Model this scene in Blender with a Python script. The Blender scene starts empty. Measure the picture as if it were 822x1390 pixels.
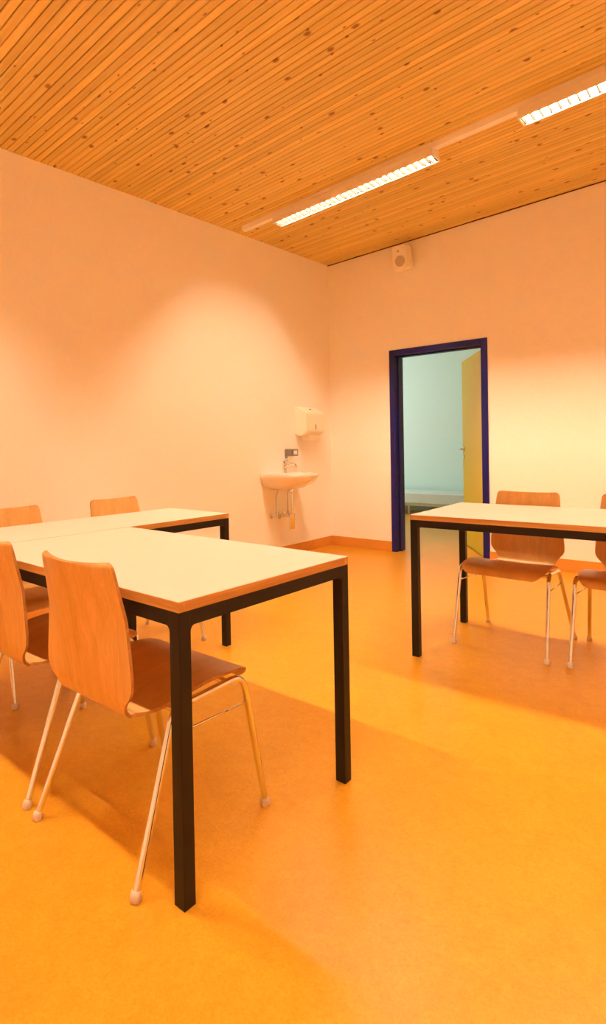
import bpy, bmesh, math
from mathutils import Vector, Matrix

S = bpy.context.scene
COL = S.collection
PI = math.pi

# ------------------------------------------------------------------ materials
def new_mat(name):
    m = bpy.data.materials.new(name); m.use_nodes = True
    nt = m.node_tree; b = nt.nodes['Principled BSDF']
    return m, nt, b

def N(nt, typ, **kw):
    n = nt.nodes.new(typ)
    for k, v in kw.items():
        if k in n.inputs.keys(): n.inputs[k].default_value = v
        else: setattr(n, k, v)
    return n

def plain(name, col, rough=.5, metal=0.0, spec=.5, coat=0.0, bump=0.0, bscale=200):
    m, nt, b = new_mat(name)
    b.inputs['Base Color'].default_value = (*col, 1)
    b.inputs['Roughness'].default_value = rough
    b.inputs['Metallic'].default_value = metal
    b.inputs['Specular IOR Level'].default_value = spec
    b.inputs['Coat Weight'].default_value = coat
    # slight procedural variation so no surface is perfectly flat in tone
    tc = N(nt, 'ShaderNodeTexCoord'); nz = N(nt, 'ShaderNodeTexNoise', Scale=bscale * .1, Detail=3.0)
    nt.links.new(tc.outputs['Object'], nz.inputs['Vector'])
    mx = N(nt, 'ShaderNodeMix', data_type='RGBA')
    mx.inputs[6].default_value = (*[c * .97 for c in col], 1); mx.inputs[7].default_value = (*[min(1, c * 1.03) for c in col], 1)
    nt.links.new(nz.outputs['Fac'], mx.inputs[0]); nt.links.new(mx.outputs[2], b.inputs['Base Color'])
    if bump:
        n2 = N(nt, 'ShaderNodeTexNoise', Scale=bscale, Detail=2.0)
        nt.links.new(tc.outputs['Object'], n2.inputs['Vector'])
        bp = N(nt, 'ShaderNodeBump', Strength=bump, Distance=.002)
        nt.links.new(n2.outputs['Fac'], bp.inputs['Height']); nt.links.new(bp.outputs['Normal'], b.inputs['Normal'])
    return m

def wood(name, dark, light, axis, scale=1.0, rough=.4, contrast=1.0, coat=.0, fine=.35, spec=.4):
    """grain that runs along one object axis"""
    m, nt, b = new_mat(name)
    tc = N(nt, 'ShaderNodeTexCoord'); mp = N(nt, 'ShaderNodeMapping')
    s = [22.0 * scale] * 3; s[axis] = 1.3 * scale
    mp.inputs['Scale'].default_value = s
    nt.links.new(tc.outputs['Object'], mp.inputs['Vector'])
    n1 = N(nt, 'ShaderNodeTexNoise', Scale=1.0, Detail=4.0, Roughness=.55, Distortion=.6)
    nt.links.new(mp.outputs['Vector'], n1.inputs['Vector'])
    mp2 = N(nt, 'ShaderNodeMapping'); s2 = [260.0 * scale] * 3; s2[axis] = 8.0 * scale
    mp2.inputs['Scale'].default_value = s2
    nt.links.new(tc.outputs['Object'], mp2.inputs['Vector'])
    n2 = N(nt, 'ShaderNodeTexNoise', Scale=1.0, Detail=2.0)
    nt.links.new(mp2.outputs['Vector'], n2.inputs['Vector'])
    ma = N(nt, 'ShaderNodeMix', data_type='FLOAT'); ma.inputs[0].default_value = fine
    nt.links.new(n1.outputs['Fac'], ma.inputs[2]); nt.links.new(n2.outputs['Fac'], ma.inputs[3])
    cr = N(nt, 'ShaderNodeValToRGB'); e = cr.color_ramp.elements
    e[0].position = .5 - .2 / contrast; e[0].color = (*dark, 1); e[1].position = .5 + .2 / contrast; e[1].color = (*light, 1)
    nt.links.new(ma.outputs[0], cr.inputs['Fac']); nt.links.new(cr.outputs['Color'], b.inputs['Base Color'])
    b.inputs['Roughness'].default_value = rough; b.inputs['Coat Weight'].default_value = coat
    b.inputs['Specular IOR Level'].default_value = spec; b.inputs['Coat Roughness'].default_value = .25
    return m

WALLC = (.94, .93, .875)
M = {}
M['wall'] = plain('wall_paint', WALLC, .85, spec=.2, bump=.12, bscale=350)
M['mint'] = plain('mint_paint', (.62, .76, .69), .6, spec=.3, bump=.1, bscale=350)
M['white_paint'] = plain('white_paint', (.85, .83, .78), .7)
M['black'] = plain('black_powder_coat', (.012, .0075, .0045), .42, spec=.25)
M['chrome'] = plain('chrome', (.80, .79, .78), .06, metal=1.0)
M['steel'] = plain('dull_steel', (.55, .54, .52), .3, metal=1.0)
M['dark_steel'] = plain('dark_chrome', (.32, .31, .30), .18, metal=1.0)
M['cap'] = plain('beige_plastic', (.68, .56, .44), .45)
M['laminate'] = plain('cream_laminate', (.66, .555, .47), .4, spec=.3)
M['ceramic'] = plain('white_ceramic', (.88, .85, .79), .12, spec=.6, coat=.5)
M['plastic'] = plain('ivory_plastic', (.90, .87, .74), .35)
M['plastic_grey'] = plain('grey_mesh', (.55, .51, .42), .6)
M['dark'] = plain('dark_plastic', (.02, .02, .022), .5)
M['blue'] = plain('violet_blue_lacquer', (.010, .009, .15), .4, spec=.3)
M['yellow'] = plain('yellow_door_lacquer', (.60, .43, .008), .6, spec=.15)
M['white_metal'] = plain('white_enamel', (.93, .91, .82), .4)
M['gap'] = plain('dark_felt', (.09, .028, .007), .95, spec=.1)
M['cushion'] = plain('pale_vinyl', (.60, .66, .60), .5)
M['louvre'] = plain('satin_louvre', (.022, .017, .012), 1.0, spec=0.0)
M['reflector'] = plain('satin_reflector', (.72, .71, .69), .25, metal=1.0)
M['skirting'] = wood('skirting_wood', (.62, .27, .045), (.74, .34, .06), 0, .5, .4)
M['beech_back'] = wood('beech_upright', (.62, .33, .09), (.84, .52, .19), 2, 1.0, .34, 1.0, coat=.15)
M['beech_seat'] = wood('beech_flat', (.60, .33, .10), (.76, .45, .16), 1, 1.0, .30, 1.0, coat=.2)
M['ply_edge'] = wood('plywood_edge', (.36, .15, .035), (.60, .29, .085), 0, 2.0, .5, 1.2)
M['edge_x'] = wood('oak_edge_long', (.42, .18, .04), (.68, .37, .10), 0, 1.0, .4, 1.3)
M['edge_y'] = wood('oak_edge_short', (.40, .17, .035), (.68, .37, .10), 1, 1.0, .4, 1.3)

def floor_material():
    m, nt, b = new_mat('orange_linoleum')
    tc = N(nt, 'ShaderNodeTexCoord')
    n1 = N(nt, 'ShaderNodeTexNoise', Scale=9.0, Detail=6.0, Roughness=.6, Distortion=1.2)
    n2 = N(nt, 'ShaderNodeTexNoise', Scale=48.0, Detail=4.0, Roughness=.6, Distortion=1.6)
    n3 = N(nt, 'ShaderNodeTexNoise', Scale=160.0, Detail=2.0)
    for n in (n1, n2, n3): nt.links.new(tc.outputs['Object'], n.inputs['Vector'])
    a = N(nt, 'ShaderNodeMix', data_type='FLOAT'); a.inputs[0].default_value = .55
    nt.links.new(n1.outputs['Fac'], a.inputs[2]); nt.links.new(n2.outputs['Fac'], a.inputs[3])
    a2 = N(nt, 'ShaderNodeMix', data_type='FLOAT'); a2.inputs[0].default_value = .3
    nt.links.new(a.outputs[0], a2.inputs[2]); nt.links.new(n3.outputs['Fac'], a2.inputs[3])
    cr = N(nt, 'ShaderNodeValToRGB'); e = cr.color_ramp.elements
    e[0].position = .34; e[0].color = (.545, .240, .014, 1); e[1].position = .66; e[1].color = (.725, .348, .027, 1)
    nt.links.new(a2.outputs[0], cr.inputs['Fac']); nt.links.new(cr.outputs['Color'], b.inputs['Base Color'])
    r = N(nt, 'ShaderNodeMapRange'); r.inputs['To Min'].default_value = .26; r.inputs['To Max'].default_value = .36
    nt.links.new(n1.outputs['Fac'], r.inputs['Value']); nt.links.new(r.outputs['Result'], b.inputs['Roughness'])
    b.inputs['Specular IOR Level'].default_value = .2
    bp = N(nt, 'ShaderNodeBump', Strength=.05, Distance=.002)
    nt.links.new(n2.outputs['Fac'], bp.inputs['Height']); nt.links.new(bp.outputs['Normal'], b.inputs['Normal'])
    return m
M['floor'] = floor_material()

PITCH = .0470          # ceiling slat pitch
def slat_material():
    m, nt, b = new_mat('knotty_pine_slats')
    L = nt.links.new
    tc = N(nt, 'ShaderNodeTexCoord'); sp = N(nt, 'ShaderNodeSeparateXYZ'); L(tc.outputs['Object'], sp.inputs[0])
    dv = N(nt, 'ShaderNodeMath', operation='DIVIDE'); dv.inputs[1].default_value = PITCH; L(sp.outputs['Y'], dv.inputs[0])
    fl = N(nt, 'ShaderNodeMath', operation='FLOOR'); L(dv.outputs[0], fl.inputs[0])
    wn = N(nt, 'ShaderNodeTexWhiteNoise', noise_dimensions='1D'); L(fl.outputs[0], wn.inputs['W'])
    # per-slat offset along the grain
    mo = N(nt, 'ShaderNodeMath', operation='MULTIPLY'); mo.inputs[1].default_value = 37.0; L(wn.outputs['Value'], mo.inputs[0])
    ax = N(nt, 'ShaderNodeMath', operation='ADD'); L(sp.outputs['X'], ax.inputs[0]); L(mo.outputs[0], ax.inputs[1])
    cb = N(nt, 'ShaderNodeCombineXYZ'); L(ax.outputs[0], cb.inputs['X']); L(sp.outputs['Y'], cb.inputs['Y']); L(fl.outputs[0], cb.inputs['Z'])
    mp = N(nt, 'ShaderNodeMapping'); mp.inputs['Scale'].default_value = (1.6, 60, 3.0); L(cb.outputs[0], mp.inputs['Vector'])
    n1 = N(nt, 'ShaderNodeTexNoise', Scale=1.0, Detail=4.0, Distortion=.5); L(mp.outputs[0], n1.inputs['Vector'])
    cr = N(nt, 'ShaderNodeValToRGB'); e = cr.color_ramp.elements
    e[0].position = .3; e[0].color = (.68, .48, .135, 1); e[1].position = .7; e[1].color = (.82, .62, .195, 1)
    L(n1.outputs['Fac'], cr.inputs['Fac'])
    # board tone
    hs = N(nt, 'ShaderNodeHueSaturation'); L(cr.outputs['Color'], hs.inputs['Color'])
    mr = N(nt, 'ShaderNodeMapRange'); mr.inputs['To Min'].default_value = .88; mr.inputs['To Max'].default_value = 1.10
    L(wn.outputs['Value'], mr.inputs['Value']); L(mr.outputs[0], hs.inputs['Value'])
    # knots: sparse cells, oval along the grain
    def knots(scale_x, scale_y, thr, width, keep):
        k = N(nt, 'ShaderNodeMapping'); k.inputs['Scale'].default_value = (scale_x, scale_y, 1)
        kc = N(nt, 'ShaderNodeCombineXYZ'); L(ax.outputs[0], kc.inputs['X']); L(sp.outputs['Y'], kc.inputs['Y'])
        L(kc.outputs[0], k.inputs['Vector'])
        wv = N(nt, 'ShaderNodeTexNoise', Scale=3.0, Detail=2.0); L(k.outputs[0], wv.inputs['Vector'])
        ad = N(nt, 'ShaderNodeVectorMath', operation='MULTIPLY_ADD'); ad.inputs[1].default_value = (.12, .12, 0)
        L(wv.outputs['Color'], ad.inputs[0]); L(k.outputs[0], ad.inputs[2])
        v = N(nt, 'ShaderNodeTexVoronoi', voronoi_dimensions='2D', Scale=1.0, Randomness=1.0); L(ad.outputs[0], v.inputs['Vector'])
        s2 = N(nt, 'ShaderNodeSeparateXYZ'); L(v.outputs['Color'], s2.inputs[0])
        g = N(nt, 'ShaderNodeMath', operation='LESS_THAN'); g.inputs[1].default_value = keep; L(s2.outputs['X'], g.inputs[0])
        r = N(nt, 'ShaderNodeMapRange', interpolation_type='SMOOTHSTEP'); r.inputs['From Min'].default_value = thr; r.inputs['From Max'].default_value = thr + width
        r.inputs['To Min'].default_value = 1; r.inputs['To Max'].default_value = 0; L(v.outputs['Distance'], r.inputs['Value'])
        mu = N(nt, 'ShaderNodeMath', operation='MULTIPLY'); L(r.outputs[0], mu.inputs[0]); L(g.outputs[0], mu.inputs[1])
        return mu
    k1 = knots(3.4, 5.0, .034, .06, .60); k2 = knots(5.5, 10.0, .02, .06, .28)
    mxk = N(nt, 'ShaderNodeMath', operation='MAXIMUM'); L(k1.outputs[0], mxk.inputs[0]); L(k2.outputs[0], mxk.inputs[1])
    kx = N(nt, 'ShaderNodeMath', operation='MULTIPLY'); kx.inputs[1].default_value = .85; L(mxk.outputs[0], kx.inputs[0])
    mx = N(nt, 'ShaderNodeMix', data_type='RGBA'); mx.inputs[7].default_value = (.24, .075, .018, 1)
    L(kx.outputs[0], mx.inputs[0]); L(hs.outputs['Color'], mx.inputs[6]); L(mx.outputs[2], b.inputs['Base Color'])
    b.inputs['Roughness'].default_value = .42; b.inputs['Specular IOR Level'].default_value = .35
    return m
M['slat'] = slat_material()

def emission(name, col, strength):
    m, nt, b = new_mat(name)
    b.inputs['Base Color'].default_value = (.9, .9, .9, 1)
    b.inputs['Emission Color'].default_value = (*col, 1); b.inputs['Emission Strength'].default_value = strength
    return m
LAMPC = (1.0, .755, .505)
M['tube'] = emission('fluorescent_tube', LAMPC, 560.0)

# ------------------------------------------------------------------ mesh helpers
def bm_box(bm, lo, hi, mi=0, skip=()):
    x0, y0, z0 = lo; x1, y1, z1 = hi
    v = [bm.verts.new(p) for p in ((x0, y0, z0), (x1, y0, z0), (x1, y1, z0), (x0, y1, z0), (x0, y0, z1), (x1, y0, z1), (x1, y1, z1), (x0, y1, z1))]
    for nm, f in (('b', (0, 3, 2, 1)), ('t', (4, 5, 6, 7)), ('-y', (0, 1, 5, 4)), ('+x', (1, 2, 6, 5)), ('+y', (2, 3, 7, 6)), ('-x', (3, 0, 4, 7))):
        if nm not in skip:
            bm.faces.new([v[i] for i in f]).material_index = mi
    return v

def bm_prism(bm, prof, h0, h1, frame, mi=0, smooth=False):
    """closed 2D profile (a,b) swept from h0 to h1; frame(a,b,h)->xyz"""
    n = len(prof)
    r0 = [bm.verts.new(frame(a, b, h0)) for a, b in prof]; r1 = [bm.verts.new(frame(a, b, h1)) for a, b in prof]
    fs = [bm.faces.new([r0[i], r0[(i + 1) % n], r1[(i + 1) % n], r1[i]]) for i in range(n)]
    c0 = bm.faces.new(r0[::-1]); c1 = bm.faces.new(r1)
    for f in fs + [c0, c1]: f.material_index = mi
    for f in fs: f.smooth = smooth
    return fs

def bm_tube(bm, pts, rad, seg=12, mi=0, caps=True):
    pts = [Vector(p) for p in pts]
    if not hasattr(rad, '__len__'): rad = [rad] * len(pts)
    rings = []; prev = None
    for i, p in enumerate(pts):
        t = (pts[min(i + 1, len(pts) - 1)] - pts[max(i - 1, 0)]).normalized()
        if prev is None:
            a = Vector((0, 0, 1)) if abs(t.z) < .9 else Vector((1, 0, 0))
            u = t.cross(a).normalized()
        else:
            u = (prev - t * prev.dot(t)).normalized()
        prev = u; w = t.cross(u)
        rings.append([bm.verts.new(p + (u * math.cos(k * 2 * PI / seg) + w * math.sin(k * 2 * PI / seg)) * rad[i]) for k in range(seg)])
    for a, b in zip(rings, rings[1:]):
        for k in range(seg):
            f = bm.faces.new([a[k], a[(k + 1) % seg], b[(k + 1) % seg], b[k]]); f.smooth = True; f.material_index = mi
    if caps:
        bm.faces.new(rings[0][::-1]).material_index = mi; bm.faces.new(rings[-1]).material_index = mi

def bm_lathe(bm, prof, origin=(0, 0, 0), axis='z', seg=32, mi=0, sharp=False):
    """(r,h) profile turned about an axis"""
    o = Vector(origin)
    def P(r, h, a):
        c, s = r * math.cos(a), r * math.sin(a)
        return o + Vector({'z': (c, s, h), 'x': (h, c, s), 'y': (s, h, c)}[axis])
    rings = []
    for r, h in prof:
        rings.append([bm.verts.new(P(0, h, 0))] if r < 1e-6 else [bm.verts.new(P(r, h, k * 2 * PI / seg)) for k in range(seg)])
    for a, b in zip(rings, rings[1:]):
        for k in range(seg):
            q = [a[k % len(a)], a[(k + 1) % len(a)], b[(k + 1) % len(b)], b[k % len(b)]]
            q = [v for i, v in enumerate(q) if v not in q[:i]]
            if len(q) > 2:
                f = bm.faces.new(q); f.smooth = not sharp; f.material_index = mi

def arc(c, r, a0, a1, n):
    return [(c[0] + r * math.cos(a0 + (a1 - a0) * i / n), c[1] + r * math.sin(a0 + (a1 - a0) * i / n)) for i in range(n + 1)]

def obj(name, bm, mats, parent=None, angle=35, bevel=0.0, bseg=2, recalc=True):
    if recalc: bmesh.ops.recalc_face_normals(bm, faces=bm.faces)
    for e in bm.edges:
        if len(e.link_faces) == 2 and e.calc_face_angle(0) > math.radians(angle): e.smooth = False
    me = bpy.data.meshes.new(name); bm.to_mesh(me); bm.free()
    o = bpy.data.objects.new(name, me); COL.objects.link(o)
    for m in (mats if isinstance(mats, (list, tuple)) else [mats]): me.materials.append(m)
    if bevel:
        b = o.modifiers.new('bevel', 'BEVEL'); b.width = bevel; b.segments = bseg; b.limit_method = 'ANGLE'; b.angle_limit = math.radians(40)
        b.harden_normals = False
    if parent: o.parent = parent
    return o

def thing(name, label, cat, loc=(0, 0, 0), rotz=0.0, group=None):
    o = bpy.data.objects.new(name, None); COL.objects.link(o)
    o.empty_display_size = .1; o.location = loc; o.rotation_euler = (0, 0, rotz)
    o['label'] = label; o['category'] = cat
    if group: o['group'] = group
    return o

def tag(o, label, cat, group=None):
    o['label'] = label; o['category'] = cat
    if group: o['group'] = group
    return o

def struct(name, bm, mats, label, cat, **kw):
    o = obj(name, bm, mats, **kw); o['kind'] = 'structure'; o['label'] = label; o['category'] = cat
    return o

def dup(root, loc, rotz, label, group=None):
    r = root.copy(); COL.objects.link(r); r.location = loc; r.rotation_euler = (0, 0, rotz); r['label'] = label
    if group: r['group'] = group
    for ch in root.children:
        c = ch.copy(); COL.objects.link(c); c.parent = r
        for g in ch.children:
            d = g.copy(); COL.objects.link(d); d.parent = c
    return r

# ------------------------------------------------------------------ room shell
TW = .0165                        # the door wall is not quite square to the left wall
cW, sW = math.cos(TW), math.sin(TW)
def bw(x, y, z): return (cW * x - sW * y, sW * x + cW * y, z)     # door-wall frame -> world
HZ, SX, SY = 3.129, .037, .0219   # ceiling plane
def ceil_z(x, y): return HZ + SX * x + SY * y
XR, YN = 4.7, -6.9                # far sides of the room (behind the camera)
WT = .17                          # door wall thickness
DX0, DX1, DZ = .727, 1.704, 2.086 # outer edge of the door frame
FB = .058                         # frame face width
ZT = 3.5

def wall_box(bm, lo, hi, fr=None):
    vs = bm_box(bm, lo, hi)
    if fr:
        for v in vs: v.co = Vector(fr(*v.co))

bm = bmesh.new(); bm_box(bm, (-3.2, YN - .2, -.12), (XR + .2, 4.6, 0))
struct('floor', bm, M['floor'], 'orange marbled linoleum floor running through the doorway', 'floor')
bm = bmesh.new(); bm_box(bm, (-.2, YN - .2, 0), (0, 0.0, ZT))
struct('wall_left', bm, M['wall'], 'cream wall on the left with the washbasin', 'wall')
bm = bmesh.new()
wall_box(bm, (-.2, 0, 0), (DX0 + .02, WT, ZT), bw); wall_box(bm, (DX1 - .02, 0, 0), (XR + .2, WT, ZT), bw); wall_box(bm, (DX0 + .02, 0, DZ - .02), (DX1 - .02, WT, ZT), bw)
struct('wall_back', bm, M['wall'], 'cream wall with the open doorway', 'wall')
bm = bmesh.new(); bm_box(bm, (XR, YN - .2, 0), (XR + .2, .3, ZT))
struct('wall_right', bm, M['wall'], 'cream wall on the right', 'wall')
bm = bmesh.new(); bm_box(bm, (0, YN - .2, 0), (XR, YN, ZT))
struct('wall_front', bm, M['wall'], 'cream wall facing the doorway', 'wall')

# slatted ceiling: boards with open joints under a dark backing, one sloping plane
bm = bmesh.new()
GY = -.02
org = Vector((0, 0, HZ))
n_ = Vector((-SX, -SY, 1)).normalized()
ux = Vector((1, GY, SX + SY * GY)).normalized(); uy = n_.cross(ux)
def cl(a, b, h): return org + ux * a + uy * b + n_ * h
def clocal(a, b, h): return Vector((a, b, h))
j0 = int(YN / PITCH) - 6; j1 = int(.3 / PITCH) + 4
gap = .0055; th = .016
for j in range(j0, j1):
    y0 = j * PITCH + gap / 2; y1 = (j + 1) * PITCH - gap / 2
    c = .002
    # chamfered board section, face down
    prof = [(y0, th), (y0, c), (y0 + c, 0), (y1 - c, 0), (y1, c), (y1, th)]
    r0 = [bm.verts.new((-.3, y, h)) for y, h in prof]; r1 = [bm.verts.new((XR + .3, y, h)) for y, h in prof]
    for i in range(len(prof) - 1):
        bm.faces.new([r0[i], r0[i + 1], r1[i + 1], r1[i]])
bm_box(bm, (-.3, j0 * PITCH, th), (XR + .3, j1 * PITCH, th + .05), 1)
ce = struct('ceiling', bm, [M['slat'], M['gap']], 'knotty pine slatted ceiling', 'ceiling', recalc=False)
ce.matrix_world = Matrix(((ux.x, uy.x, n_.x, org.x), (ux.y, uy.y, n_.y, org.y), (ux.z, uy.z, n_.z, org.z), (0, 0, 0, 1)))
# dark shadow joint where ceiling meets the door wall
bm = bmesh.new()
a, b_ = Vector(bw(0, -.012, 0)), Vector(bw(XR, -.012, 0)); a2, b2 = Vector(bw(0, .0, 0)), Vector(bw(XR, .0, 0))
v = []
for h in (-.006, .012):
    for p in (a, b_, b2, a2): v.append(bm.verts.new((p.x, p.y, ceil_z(p.x, p.y) + h)))
for f in ((0, 1, 2, 3), (7, 6, 5, 4), (0, 4, 5, 1), (1, 5, 6, 2), (2, 6, 7, 3), (3, 7, 4, 0)): bm.faces.new([v[i] for i in f])
struct('trim_2', bm, M['gap'], 'dark joint strip between ceiling and door wall', 'trim')

# baseboards
BBH = .104; BT = .012
bm = bmesh.new(); bm_box(bm, (0, YN, 0), (BT, -.0, BBH)); struct('baseboard_left', bm, M['skirting'], 'orange wooden baseboard along the left wall', 'baseboard', bevel=.002)
bm = bmesh.new()
wall_box(bm, (BT, -BT, 0), (DX0, 0, BBH), bw); wall_box(bm, (DX1, -BT, 0), (XR, 0, BBH), bw)
struct('baseboard_back', bm, M['skirting'], 'orange wooden baseboard along the door wall', 'baseboard', bevel=.002)

# door frame (lacquered steel, wraps the wall) and leaf
bm = bmesh.new()
fo = -.014
for lo, hi in (((DX0, fo, 0), (DX0 + FB, WT + .014, DZ)), ((DX1 - FB, fo, 0), (DX1, WT + .014, DZ)), ((DX0 + FB, fo, DZ - FB), (DX1 - FB, WT + .014, DZ))):
    wall_box(bm, lo, hi, bw)
# rebate stop
for lo, hi in (((DX0 + FB, .055, 0), (DX0 + FB + .014, .12, DZ - FB)), ((DX0 + FB, .055, DZ - FB - .014), (DX1 - FB, .12, DZ - FB))):
    wall_box(bm, lo, hi, bw)
struct('trim_1', bm, M['blue'], 'violet blue steel frame around the doorway', 'door frame', bevel=.003)

LW, LT, LH = .885, .042, DZ - FB - .012
hinge = Vector(bw(DX1 - FB - .004, WT + .006, 0)); OPEN = math.radians(57.0)
dr = thing('door_1', 'yellow door leaf standing open into the mint room', 'door', hinge, PI - OPEN); dr['kind'] = 'structure'
bm = bmesh.new(); bm_box(bm, (0, 0, .008), (LW, LT, LH)); obj('door_leaf', bm, M['yellow'], dr, bevel=.003)
def lever(side):
    bm = bmesh.new(); y = LT if side > 0 else 0; s = side
    bm_lathe(bm, [(0, 0), (.025, 0), (.025, .008 * s), (.0, .009 * s)], (LW - .06, y, 1.05), 'y', 24)
    bm_tube(bm, [(LW - .06, y, 1.05), (LW - .06, y + .045 * s, 1.05), (LW - .068, y + .054 * s, 1.05), (LW - .185, y + .054 * s, 1.05)], .0095, 12)
    return bm
for s in (1, -1): obj('door_handle', lever(s), M['steel'], dr)
for s in (1, -1):
    bm = bmesh.new(); bm_lathe(bm, [(0, 0), (.024, 0), (.024, .008 * s), (0, .009 * s)], (LW - .06, LT if s > 0 else 0, .965), 'y', 24)
    obj('keyhole_plate', bm, M['steel'], dr)
for z in (.25, 1.75):
    bm = bmesh.new(); bm_tube(bm, [(-.004, -.004, z - .05), (-.004, -.004, z + .05)], .009, 12); obj('hinge', bm, M['steel'], dr)

# room beyond the door
RX0, RX1, RY1, RH = -2.6, 2.6, 3.75, 2.75
bm = bmesh.new(); bm_box(bm, (RX0 - .15, RY1, 0), (RX1 + .15, RY1 + .15, ZT)); struct('wall_mint_room_back', bm, M['mint'], 'mint wall behind the padded bench', 'wall')
bm = bmesh.new(); bm_box(bm, (RX1, .28, 0), (RX1 + .15, RY1, ZT)); struct('wall_mint_room_right', bm, M['mint'], 'mint wall to the right of the door leaf', 'wall')
bm = bmesh.new()
for lo, hi in (((RX0 - .15, .0, 0), (RX0, RY1, .9)), ((RX0 - .15, .0, 2.5), (RX0, RY1, ZT)), ((RX0 - .15, .0, .9), (RX0, .7, 2.5)), ((RX0 - .15, 3.2, .9), (RX0, RY1, 2.5))): bm_box(bm, lo, hi)
struct('wall_mint_room_left', bm, M['mint'], 'mint wall with the window', 'wall')
bm = bmesh.new(); bm_box(bm, (RX0, .0, 0), (-.2, .15, ZT)); struct('wall_mint_room_front', bm, M['mint'], 'mint side of the wall next to the classroom', 'wall')
bm = bmesh.new(); bm_box(bm, (RX0, .16, RH), (RX1, RY1, RH + .1)); struct('ceiling_mint_room', bm, M['white_paint'], 'white ceiling of the mint room', 'ceiling')
bm = bmesh.new()
for lo, hi in (((RX0 - .1, .7, .9), (RX0 - .04, .76, 2.5)), ((RX0 - .1, 3.14, .9), (RX0 - .04, 3.2, 2.5)), ((RX0 - .1, .76, .9), (RX0 - .04, 3.14, .96)), ((RX0 - .1, .76, 2.44), (RX0 - .04, 3.14, 2.5)), ((RX0 - .1, 1.92, .96), (RX0 - .04, 1.98, 2.44))): bm_box(bm, lo, hi)
struct('window_1', bm, M['white_metal'], 'white framed window of the mint room', 'window')

bn = thing('padded_bench', 'long pale padded bench along the mint wall beyond the doorway', 'bench', (-.2, 3.02, -.0))
bm = bmesh.new(); bm_box(bm, (-1.15, -.0, .185), (1.15, .62, .36)); obj('seat_pad', bm, M['cushion'], bn, bevel=.02, bseg=3)
bm = bmesh.new()
for lo, hi in (((-1.12, .03, .15), (1.12, .07, .20)), ((-1.12, .55, .15), (1.12, .59, .20)), ((-1.12, .07, .15), (-1.08, .55, .20)), ((1.08, .07, .15), (1.12, .55, .20))): bm_box(bm, lo, hi)
obj('bench_frame', bm, M['steel'], bn)
for x in (-1.05, -.36, .36, 1.05):
    for y in (.05, .57):
        bm = bmesh.new(); bm_tube(bm, [(x, y, 0), (x, y, .16)], .018, 12); obj('leg', bm, M['steel'], bn)

# ------------------------------------------------------------------ tables
LEGW, TOPH, TTH, APR = .037, .74, .026, .037
def table(name, label, corner, yaw, x0, x1, y0, y1):
    """corner = world point about which the table is turned; the rest are world-aligned extents"""
    t = thing(name, label, 'table', (corner[0], corner[1], 0), yaw)
    ox, oy = corner
    x0 -= ox; x1 -= ox; y0 -= oy; y1 -= oy
    bm = bmesh.new(); e = .0012
    bm_box(bm, (x0 + e, y0 + e, TOPH - .006), (x1 - e, y1 - e, TOPH)); obj('tabletop', bm, M['laminate'], t, bevel=.0006, bseg=1)
    bm = bmesh.new()
    zt, zb = TOPH - .0012, TOPH - TTH
    bm_box(bm, (x0, y0, zb), (x1, y0 + .02, zt), 0); bm_box(bm, (x0, y1 - .02, zb), (x1, y1, zt), 0)
    bm_box(bm, (x0, y0 + .02, zb), (x0 + .02, y1 - .02, zt), 1); bm_box(bm, (x1 - .02, y0 + .02, zb), (x1, y1 - .02, zt), 1)
    bm_box(bm, (x0 + .02, y0 + .02, zb), (x1 - .02, y1 - .02, TOPH - .007), 0)
    obj('wooden_edge', bm, [M['edge_x'], M['edge_y']], t)
    L = LEGW
    for xa in (x0, x1 - L):
        for ya in (y0, y1 - L):
            bm = bmesh.new(); bm_box(bm, (xa, ya, 0), (xa + L, ya + L, zb)); obj('leg', bm, M['black'], t, bevel=.0018)
    f = .014                                               # small fillet where rail meets leg
    def rail(a0, a1, fr):
        bm = bmesh.new()
        prof = [(a0, zb), (a0, zb - APR - f)] + [(a0 + f + f * math.cos(PI - k * PI / 8), zb - APR - f + f * math.sin(PI - k * PI / 8)) for k in range(1, 5)]
        prof += [(a1 - f + f * math.cos(PI / 2 - k * PI / 8), zb - APR - f + f * math.sin(PI / 2 - k * PI / 8)) for k in range(0, 4)] + [(a1, zb - APR - f), (a1, zb)]
        bm_prism(bm, prof, .0008, L - .0008, fr)
        obj('apron_rail', bm, M['black'], t)
    rail(x0 + L, x1 - L, lambda a, b, h: (a, y0 + h, b)); rail(x0 + L, x1 - L, lambda a, b, h: (a, y1 - L + h, b))
    rail(y0 + L, y1 - L, lambda a, b, h: (x0 + h, a, b)); rail(y0 + L, y1 - L, lambda a, b, h: (x1 - L + h, a, b))
    return t
AC = (2.552, -4.567); AY = -.0142
table('table', 'cream topped table nearest the camera, black steel frame and wooden edge', AC, AY, 1.357, 2.552, -4.567, -3.834)
table('table', 'narrow cream topped table at the left butted against the end of the near table', AC, AY, .85, 1.350, -4.66, -3.156)
CC = (2.214, -2.657); CY = .0413
table('table', 'cream topped table at the right standing before the open doorway', CC, CY, 2.214, 3.614, -2.657, -1.896)

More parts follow.
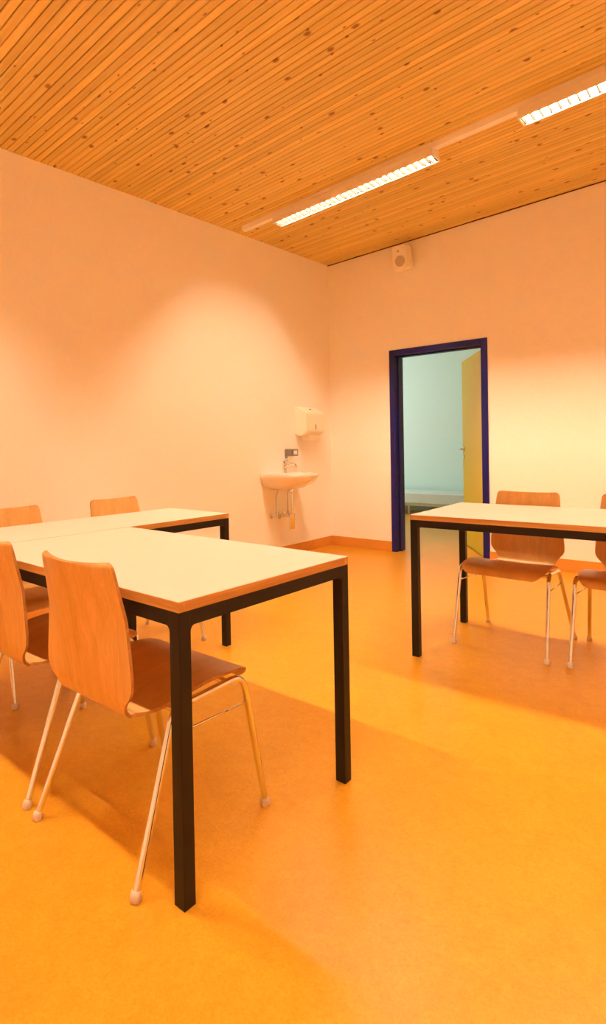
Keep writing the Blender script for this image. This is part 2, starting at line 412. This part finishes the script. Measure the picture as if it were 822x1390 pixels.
# ------------------------------------------------------------------ chairs
# profile of the one-piece plywood shell: (y, z, half width); seat front -> up the back
SHELL = [(.216, .394, .165), (.215, .406, .186), (.209, .420, .198), (.194, .431, .208), (.160, .4390, .213), (.11, .4420, .214), (.05, .439, .213),
         (-.02, .4315, .210), (-.075, .420, .203), (-.115, .4095, .191), (-.146, .4035, .177), (-.171, .402, .164), (-.192, .407, .156), (-.206, .4195, .1545), (-.214, .4365, .161),
         (-.219, .453, .174), (-.222, .469, .188), (-.2245, .485, .197), (-.227, .504, .1995), (-.232, .535, .198), (-.2415, .594, .191), (-.2530, .657, .184), (-.2665, .724, .1765),
         (-.2765, .772, .172), (-.2810, .794, .169), (-.2832, .805, .163), (-.2845, .811, .151)]
JOIN = 12
def smooth_profile(pts, sub=3):
    out = []
    n = len(pts)
    for i in range(n - 1):
        p0, p1, p2, p3 = pts[max(i - 1, 0)], pts[i], pts[i + 1], pts[min(i + 2, n - 1)]
        for k in range(sub):
            t = k / sub
            out.append(tuple(.5 * (2 * b + (c - a) * t + (2 * a - 5 * b + 4 * c - d) * t * t + (3 * b - a - 3 * c + d) * t ** 3) for a, b, c, d in zip(p0, p1, p2, p3)))
    out.append(pts[-1])
    return out
PRO = smooth_profile(SHELL)
J = JOIN * 3
PT = .0095
def shell_part(i0, i1):
    bm = bmesh.new(); NX = 16; top = []; bot = []
    for i in range(i0, i1 + 1):
        y, z, w = PRO[i]
        a, b = PRO[max(i - 1, 0)], PRO[min(i + 1, len(PRO) - 1)]
        t = Vector((0, b[0] - a[0], b[1] - a[1])).normalized(); n = Vector((0, t.z, -t.y))     # the sitter's side
        back = min(1, max(0, (z - .46) / .20)) if y < -.19 else 0
        dish = min(1, max(0, (.16 - y) / .12)) * (1 - back) if y > -.19 else 0
        ra = []; rb = []
        for k in range(NX + 1):
            s = 2 * k / NX - 1; x = w * s
            off = n * (.031 * back * s * s + .006 * dish * s * s)
            p = Vector((x, y, z)) + off
            ra.append(bm.verts.new(p + n * PT / 2)); rb.append(bm.verts.new(p - n * PT / 2))
        top.append(ra); bot.append(rb)
    def q(*v):
        f = bm.faces.new(v); f.smooth = True; return f
    for i in range(len(top) - 1):
        for k in range(NX):
            q(top[i][k], top[i][k + 1], top[i + 1][k + 1], top[i + 1][k]); q(bot[i][k], bot[i + 1][k], bot[i + 1][k + 1], bot[i][k + 1])
        q(top[i][0], top[i + 1][0], bot[i + 1][0], bot[i][0]).material_index = 1; q(top[i][NX], bot[i][NX], bot[i + 1][NX], top[i + 1][NX]).material_index = 1
    for r in (0, -1):
        for k in range(NX): q(top[r][k], bot[r][k], bot[r][k + 1], top[r][k + 1]).material_index = 1
    return bm

def make_chair(label, loc, rotz, group):
    t = thing('chair', label, 'chair', loc, rotz, group)
    obj('seat', shell_part(0, J), [M['beech_seat'], M['ply_edge']], t, angle=50)
    obj('backrest', shell_part(J, len(PRO) - 1), [M['beech_back'], M['ply_edge']], t, angle=50)
    R = .0105
    ZS = .4275
    for s in (-1, 1):
        tf = (s * .226, .165, ZS); tr = (s * .204, -.090, ZS - .022); ff = (s * .236, .248, .012); rf = (s * .236, -.252, .012)
        def bend(corner, a, b, rad, n=7):
            c, a, b = Vector(corner), Vector(a), Vector(b); d1 = (a - c).normalized(); d2 = (b - c).normalized()
            p1 = c + d1 * rad; p2 = c + d2 * rad
            return [tuple(p1 * (1 - u) ** 2 + c * 2 * u * (1 - u) + p2 * u * u) for u in [i / n for i in range(n + 1)]]
        fb = bend(tf, ff, tr, .05); rb = bend(tr, tf, rf, .032)
        bm = bmesh.new(); bm_tube(bm, [ff] + fb, R, 14); lf = obj('leg', bm, M['chrome'], t)
        bm = bmesh.new(); bm_tube(bm, [fb[-1], rb[0]], R, 14); obj('side_rail', bm, M['chrome'], t)
        bm = bmesh.new(); bm_tube(bm, rb + [rf], R, 14); lr = obj('leg', bm, M['chrome'], t)
        for leg, foot, topv in ((lf, ff, fb[0]), (lr, rf, rb[-1])):
            d = (Vector(topv) - Vector(foot)).normalized(); p = Vector(foot)
            bm = bmesh.new()
            bm_tube(bm, [(p.x - d.x * .003, p.y - d.y * .003, .0), (p.x, p.y, .004), tuple(p + d * .004), tuple(p + d * .012), tuple(p + d * .014)], [.0125, .0142, .0140, .0126, .0108], 14)
            obj('foot_cap', bm, M['cap'], leg)
        a = Vector(ff).lerp(Vector(fb[0]), .90); b = Vector(rf).lerp(Vector(rb[-1]), .90)
        bm = bmesh.new(); bm_tube(bm, [tuple(a), tuple(b)], .0034, 8); obj('stacking_rod', bm, M['chrome'], t)
    for y, x in ((.125, .222), (-.075, .204)):
        bm = bmesh.new(); z = .4165 if y > 0 else .4010
        bm_tube(bm, [(-x, y, z), (-x + .03, y, z - .006), (x - .03, y, z - .006), (x, y, z)], .0085, 12); obj('cross_bar', bm, M['chrome'], t)
    for sx in (-1, 1):
        for y in (.125, -.075):
            bm = bmesh.new(); bm_tube(bm, [(sx * .12, y, .410 if y > 0 else .394), (sx * .12, y, .436 if y > 0 else .416)], .009, 12); obj('mounting_stud', bm, M['dark'], t)
    return t

G = 'plywood chairs around the tables'
ch = make_chair('beech plywood chair pushed under the near table beside its front leg, back fully in view', (2.198, -4.372, 0), .005, G)
dup(ch, (1.652, -4.367, 0), .0, 'plywood chair left of the front chair at the near table, cut by the photo edge', G)
dup(ch, (.955, -3.425, 0), -PI / 2 + .03, 'beech chair behind the left table nearer the washbasin, only its back top showing', G)
dup(ch, (.955, -4.085, 0), -PI / 2 + .01, 'beech chair behind the left table, its back top cut off by the left photo edge', G)
dup(ch, (2.545, -2.088, 0), PI - .03, 'beech plywood chair at the right table shown whole, facing the camera, nearest the doorway', G)
dup(ch, (3.10, -2.065, 0), PI + .03, 'beech plywood chair at the right table, cut off by the right side of the photo', G)

# ------------------------------------------------------------------ lights
RY = -.03
rx0, rlen = .14, 4.3
def rail_unit(y_at0, name, label):
    r0 = Vector((rx0, y_at0 + RY * rx0, 0)); z0 = ceil_z(*r0.xy)
    d = Vector((1, RY, SX + SY * RY)).normalized(); w = n_.cross(d)
    mw = Matrix(((d.x, w.x, n_.x, r0.x), (d.y, w.y, n_.y, r0.y), (d.z, w.z, n_.z, z0), (0, 0, 0, 1)))
    bm = bmesh.new(); bm_box(bm, (0, 0, -.045), (rlen, .056, .0))
    o = obj(name, bm, M['white_metal'], bevel=.003); o.matrix_world = mw; tag(o, label, 'light rail')
    return mw
LL = 1.42; LHH = .066
def make_lamp(label):
    t = thing('ceiling_lamp', label, 'lamp')
    # section: side walls leaning out a little, open at the bottom; y across, z down
    yt0, yt1, yb0, yb1 = -.012, .082, -.026, .098
    bm = bmesh.new(); wt = .003
    sec = [(yt0, 0), (yb0, -LHH), (yb0 + .008, -LHH), (yb0 + .008, -LHH + .004), (yt0 + wt, -wt), (yt1 - wt, -wt), (yb1 - .008, -LHH + .004), (yb1 - .008, -LHH), (yb1, -LHH), (yt1, 0)]
    fs = bm_prism(bm, sec, .004, LL - .004, lambda a, b, h: (h, a, b))
    for k in (3, 4, 5): fs[k].material_index = 1            # polished reflector inside
    obj('housing', bm, [M['white_metal'], M['reflector']], t)
    for x0, x1 in ((0, .006), (LL - .006, LL)):
        bm = bmesh.new(); bm_prism(bm, [(yt0 - .001, 0), (yb0 - .001, -LHH - .001), (yb1 + .001, -LHH - .001), (yt1 + .001, 0)], x0, x1, lambda a, b, h: (h, a, b)); obj('end_cap', bm, M['white_metal'], t, bevel=.001)
    bm = bmesh.new(); n = 28; st = (LL - .03) / n
    for k in range(n + 1):                                  # cross blades of the louvre
        x = .015 + k * st
        bm_prism(bm, [(yb0 + .008, -LHH + .003), (yb1 - .008, -LHH + .003), (yb1 - .013, -LHH + .030), (yb0 + .013, -LHH + .030)], x - .0022, x + .0022, lambda a, b, h: (h, a, b))
    ym = (yb0 + yb1) / 2
    obj('louvre', bm, M['louvre'], t)
    for ty in (ym,):
        bm = bmesh.new(); bm_tube(bm, [(.02, ty, -.0125), (LL - .02, ty, -.0125)], .010, 12); obj('fluorescent_tube', bm, M['tube'], t)
    return t
def place(t, mw, x):
    t.matrix_world = mw @ Matrix.Translation((x - rx0, -.009, -.045))
mw1 = rail_unit(-1.600, 'light_rail', 'white light rail along the slatted ceiling carrying the lit lamps')
mw2 = rail_unit(-4.94, 'light_rail', 'white light rail above the near table, outside the photo')
LG = 'louvred ceiling lamps'
l1 = make_lamp('long white louvred ceiling lamp nearer the left wall, lit, on the light rail'); place(l1, mw1, .525); l1['group'] = LG
def lamp_at(mw, x, label):
    t = dup(l1, (0, 0, 0), 0, label, LG); place(t, mw, x); return t
lamp_at(mw1, 2.485, 'lit louvred ceiling lamp cut off by the right side of the photo')
lamp_at(mw2, .525, 'lamp of the near rail closest to the left wall, outside the photo')
lamp_at(mw2, 2.485, 'lamp of the near rail above the camera, outside the photo')

# ------------------------------------------------------------------ washbasin corner (left wall, x = 0)
BY, BZ = -.965, .85
ba = thing('washbasin', 'white ceramic washbasin with chrome fittings on the left wall', 'washbasin', (0, BY, 0))
def basin_bm():
    bm = bmesh.new(); NA = 40
    def outline(wx, d, k=2.6):
        pts = []
        for i in range(NA + 1):                    # half super-ellipse from -y side round the front to +y side
            a = -PI / 2 + PI * i / NA
            c, s = math.cos(a), math.sin(a)
            pts.append((d * abs(c) ** (2 / k), wx * math.copysign(abs(s) ** (2 / k), s)))
        return pts
    levels = [(.27, .42, 0), (.274, .426, -.008), (.274, .426, -.035), (.262, .40, -.065), (.235, .35, -.105), (.185, .275, -.140), (.12, .19, -.160), (.05, .11, -.168)]
    rings = [[bm.verts.new((x, y, BZ + dz)) for x, y in outline(w, d)] for w, d, dz in levels]
    for a, b in zip(rings, rings[1:]):
        for i in range(NA): bm.faces.new([a[i], a[i + 1], b[i + 1], b[i]]).smooth = True
        bm.faces.new([a[-1], a[0], b[0], b[-1]])             # wall side
    bm.faces.new(rings[-1])
    # bowl: rim -> inside
    def inner(w, d0, d1, z):
        pts = []
        for i in range(NA + 1):
            a = -PI / 2 + PI * i / NA; pts.append(bm.verts.new(((d0 + d1) / 2 + (d1 - d0) / 2 * (math.sin(2 * PI * i / NA - PI / 2) * 0 + math.cos(a) * 2 - 1), w * math.sin(a), z)))
        return pts
    ins = [inner(.235, .13, .385, BZ), inner(.225, .14, .372, BZ - .02), inner(.18, .16, .33, BZ - .09), inner(.10, .19, .27, BZ - .12)]
    r0 = rings[0]
    for i in range(NA): bm.faces.new([r0[i], r0[i + 1], ins[0][i + 1], ins[0][i]])
    bm.faces.new([r0[0], ins[0][0], ins[0][-1], r0[-1]])
    for a, b in zip(ins, ins[1:]):
        for i in range(NA): bm.faces.new([a[i], a[i + 1], b[i + 1], b[i]]).smooth = True
        bm.faces.new([a[-1], a[0], b[0], b[-1]]).smooth = True
    bm.faces.new(ins[-1])
    return bm
obj('basin', basin_bm(), M['ceramic'], ba, angle=50)
bm = bmesh.new()
bm_lathe(bm, [(0, 0), (.026, 0), (.026, .006), (.021, .012), (.020, .075), (.022, .085), (.018, .098), (0, .102)], (.085, 0, BZ), 'z', 24)
bm_tube(bm, [(.09, 0, BZ + .055), (.13, 0, BZ + .072), (.18, 0, BZ + .085), (.212, 0, BZ + .084), (.222, 0, BZ + .076), (.224, 0, BZ + .062)], [.014, .0135, .0125, .012, .012, .012], 14)
fa = obj('faucet', bm, M['chrome'], ba)
bm = bmesh.new(); bm_tube(bm, [(.085, 0, BZ + .098), (.07, 0, BZ + .118), (.13, 0, BZ + .142), (.165, 0, BZ + .150)], [.012, .011, .007, .006], 12); obj('faucet_lever', bm, M['chrome'], fa)
TX = .165
bm = bmesh.new(); bm_tube(bm, [(TX, 0, BZ - .16), (TX, 0, .43)], .016, 16); bm_lathe(bm, [(.016, .655), (.028, .66), (.030, .69), (.026, .70)], (TX, 0, 0), 'z', 20); obj('drain_pipe', bm, M['chrome'], ba)
bm = bmesh.new(); bm_lathe(bm, [(.0, .298), (.022, .300), (.026, .306), (.027, .395), (.029, .40), (.029, .43), (.033, .432), (.033, .452), (.017, .456)], (TX, 0, 0), 'z', 24)
bm_tube(bm, [(TX, 0, .425), (.03, 0, .425)], .015, 14); obj('bottle_trap', bm, M['chrome'], ba)
bm = bmesh.new(); bm_lathe(bm, [(.0, .001), (.036, .001), (.036, .006), (.016, .012)], (0, 0, .425), 'x', 24); obj('wall_rosette', bm, M['chrome'], ba)
for yv in (-.115, .075):
    bm = bmesh.new(); bm_lathe(bm, [(0, .001), (.030, .001), (.028, .008), (.011, .012), (.011, .045), (.018, .048), (.018, .075), (.010, .08)], (0, yv, .43), 'x', 20)
    bm_tube(bm, [(.06, yv, .43), (.06, yv, .475)], .009, 12); v_ = obj('shutoff_valve', bm, M['chrome'], ba)
    bm = bmesh.new(); bm_lathe(bm, [(0, .08), (.022, .08), (.025, .085), (.025, .105), (.02, .11), (0, .11)], (0, yv, .43), 'x', 10, sharp=True); obj('valve_knob', bm, M['steel'], v_)
    bm = bmesh.new(); bm_tube(bm, [(.06, yv, .47), (.062, yv, .60), (.075, yv * .8, .70), (.085, yv * .25, BZ - .10)], .0052, 10); obj('supply_hose', bm, M['steel'], ba)

sd = thing('soap_dispenser', 'small chrome soap dispenser on the left wall above the basin', 'soap dispenser', (0, -.79, 0))
bm = bmesh.new(); bm_box(bm, (.001, -.062, 1.012), (.085, .062, 1.085)); obj('housing', bm, M['dark_steel'], sd, bevel=.006)
bm = bmesh.new(); bm_lathe(bm, [(0, .955), (.022, .957), (.028, .965), (.030, 1.012), (0, 1.012)], (.045, -.025, 0), 'z', 20); obj('soap_bottle', bm, M['plastic'], sd)
bm = bmesh.new(); bm_box(bm, (.085, -.03, 1.03), (.093, .03, 1.07)); obj('push_plate', bm, M['chrome'], sd, bevel=.003)
bm = bmesh.new(); bm_box(bm, (.001, -.055, .965), (.012, .055, 1.012)); obj('wall_bracket', bm, M['steel'], sd)

td = thing('paper_towel_dispenser', 'ivory paper towel dispenser on the left wall near the room corner', 'towel dispenser', (0, -.51, 0))
W2 = .162
bm = bmesh.new()   # side profile (x out from wall, z)
prof = [(.002, 1.235), (.06, 1.215), (.10, 1.225), (.128, 1.243), (.150, 1.262)] + [(.150, 1.445), (.147, 1.453), (.138, 1.461), (.05, 1.515), (.03, 1.522), (.002, 1.524)]
bm_prism(bm, prof, -W2, W2, lambda a, b, h: (a, h, b)); hs_ = obj('housing', bm, M['plastic'], td, bevel=.006, bseg=3)
bm = bmesh.new(); bm_box(bm, (.1495, -W2 + .018, 1.272), (.1535, W2 - .014, 1.440)); pn = obj('front_panel', bm, M['plastic'], td, bevel=.0015)
bm = bmesh.new(); bm_box(bm, (.1525, -.006, 1.285), (.1545, .006, 1.335)); obj('sight_slot', bm, M['dark'], pn)
bm = bmesh.new(); bm_lathe(bm, [(0, 0), (.012, 0), (.012, .006), (0, .006)], (.083, 0, 1.494), 'z', 16); lk = obj('lock', bm, M['dark'], td)
bm = bmesh.new(); bm_prism(bm, [(.02, 1.226), (.03, 1.185), (.06, 1.168), (.09, 1.172), (.118, 1.190), (.125, 1.236), (.07, 1.222)], -.085, .07, lambda a, b, h: (a, h, b)); obj('towel_outlet', bm, M['plastic'], td, bevel=.006)

# ------------------------------------------------------------------ speaker on the door wall
sp = thing('wall_speaker', 'small ivory loudspeaker high on the door wall beside the corner', 'speaker', bw(.955, 0, 2.985))
sp.rotation_euler = (math.radians(8), 0, TW + math.radians(-8))
bm = bmesh.new()
pr = []
for cx_, cz_, a0 in ((.07, .10, 0), (-.07, .10, PI / 2), (-.07, -.10, PI), (.07, -.10, 1.5 * PI)):
    sx_ = math.copysign(.085 - .028, cx_); sz_ = math.copysign(.122 - .028, cz_)
    pr += arc((sx_, sz_), .028, a0, a0 + PI / 2, 5)
def loft(bm, rings, mi=0):
    rr = [[bm.verts.new(p) for p in r] for r in rings]
    n = len(rr[0])
    for a, b in zip(rr, rr[1:]):
        for i in range(n):
            f = bm.faces.new([a[i], a[(i + 1) % n], b[(i + 1) % n], b[i]]); f.smooth = True
    bm.faces.new(rr[0][::-1]); bm.faces.new(rr[-1])
loft(bm, [[(x * s, y, z * s) for x, z in pr] for y, s in ((-.035, .72), (-.06, .86), (-.10, .97), (-.15, 1.0), (-.162, .985), (-.166, .95))])
cb = obj('cabinet', bm, M['plastic'], sp, angle=40)
bm = bmesh.new(); bm_lathe(bm, [(0, -.174), (.03, -.1735), (.052, -.170), (.055, -.164)], (0, 0, -.03), 'y', 32); obj('woofer_grille', bm, M['plastic_grey'], sp)
bm = bmesh.new(); bm_lathe(bm, [(0, -.1685), (.012, -.168), (.0145, -.164)], (-.012, 0, .068), 'y', 24); obj('tweeter', bm, M['plastic_grey'], sp)
bm = bmesh.new(); bm_box(bm, (-.03, -.04, -.05), (.03, .012, .05)); obj('wall_bracket', bm, M['plastic'], sp, bevel=.004)

# ------------------------------------------------------------------ daylight in the mint room (comes through its window)
ld = bpy.data.lights.new('daylight', 'AREA'); ld.shape = 'RECTANGLE'; ld.size = 2.3; ld.size_y = 1.5; ld.energy = 62; ld.color = (.92, .98, .97)
lo = bpy.data.objects.new('window_daylight', ld); COL.objects.link(lo); lo.location = (RX0 - .2, 1.95, 1.7); lo.rotation_euler = (0, -PI / 2, 0)

w = bpy.data.worlds.new('world'); S.world = w; w.use_nodes = True
w.node_tree.nodes['Background'].inputs['Color'].default_value = (.6, .85, 1, 1); w.node_tree.nodes['Background'].inputs['Strength'].default_value = .3

# ------------------------------------------------------------------ camera
f, cx, cy, roll, pitch, yaw = 777.204, 319.85, 616.31, -.01808, -.00970, -.74313
cyw, syw = math.cos(yaw), math.sin(yaw)
fwd = Vector((syw * math.cos(pitch), cyw * math.cos(pitch), math.sin(pitch))); right = Vector((cyw, -syw, 0)); up = right.cross(fwd)
r_ = right * math.cos(roll) + up * math.sin(roll); u_ = -right * math.sin(roll) + up * math.cos(roll)
cd = bpy.data.cameras.new('camera'); co = bpy.data.objects.new('camera', cd); COL.objects.link(co)
co.matrix_world = Matrix(((r_.x, u_.x, -fwd.x, 3.56843), (r_.y, u_.y, -fwd.y, -5.46489), (r_.z, u_.z, -fwd.z, 1.10125), (0, 0, 0, 1)))
cd.sensor_fit = 'VERTICAL'; cd.sensor_height = 36.0; cd.lens = f * 36.0 / 1390
cd.shift_x = (411 - cx) / 1390; cd.shift_y = (cy - 695) / 1390
cd.clip_start = .05
S.camera = co

vs = S.view_settings; vs.view_transform = 'Standard'; vs.look = 'None'; vs.gamma = 1; vs.exposure = 0.74; vs.use_curve_mapping = False
S.cycles.use_denoising = True; S.cycles.max_bounces = 18; S.cycles.diffuse_bounces = 16; S.cycles.sample_clamp_indirect = 8
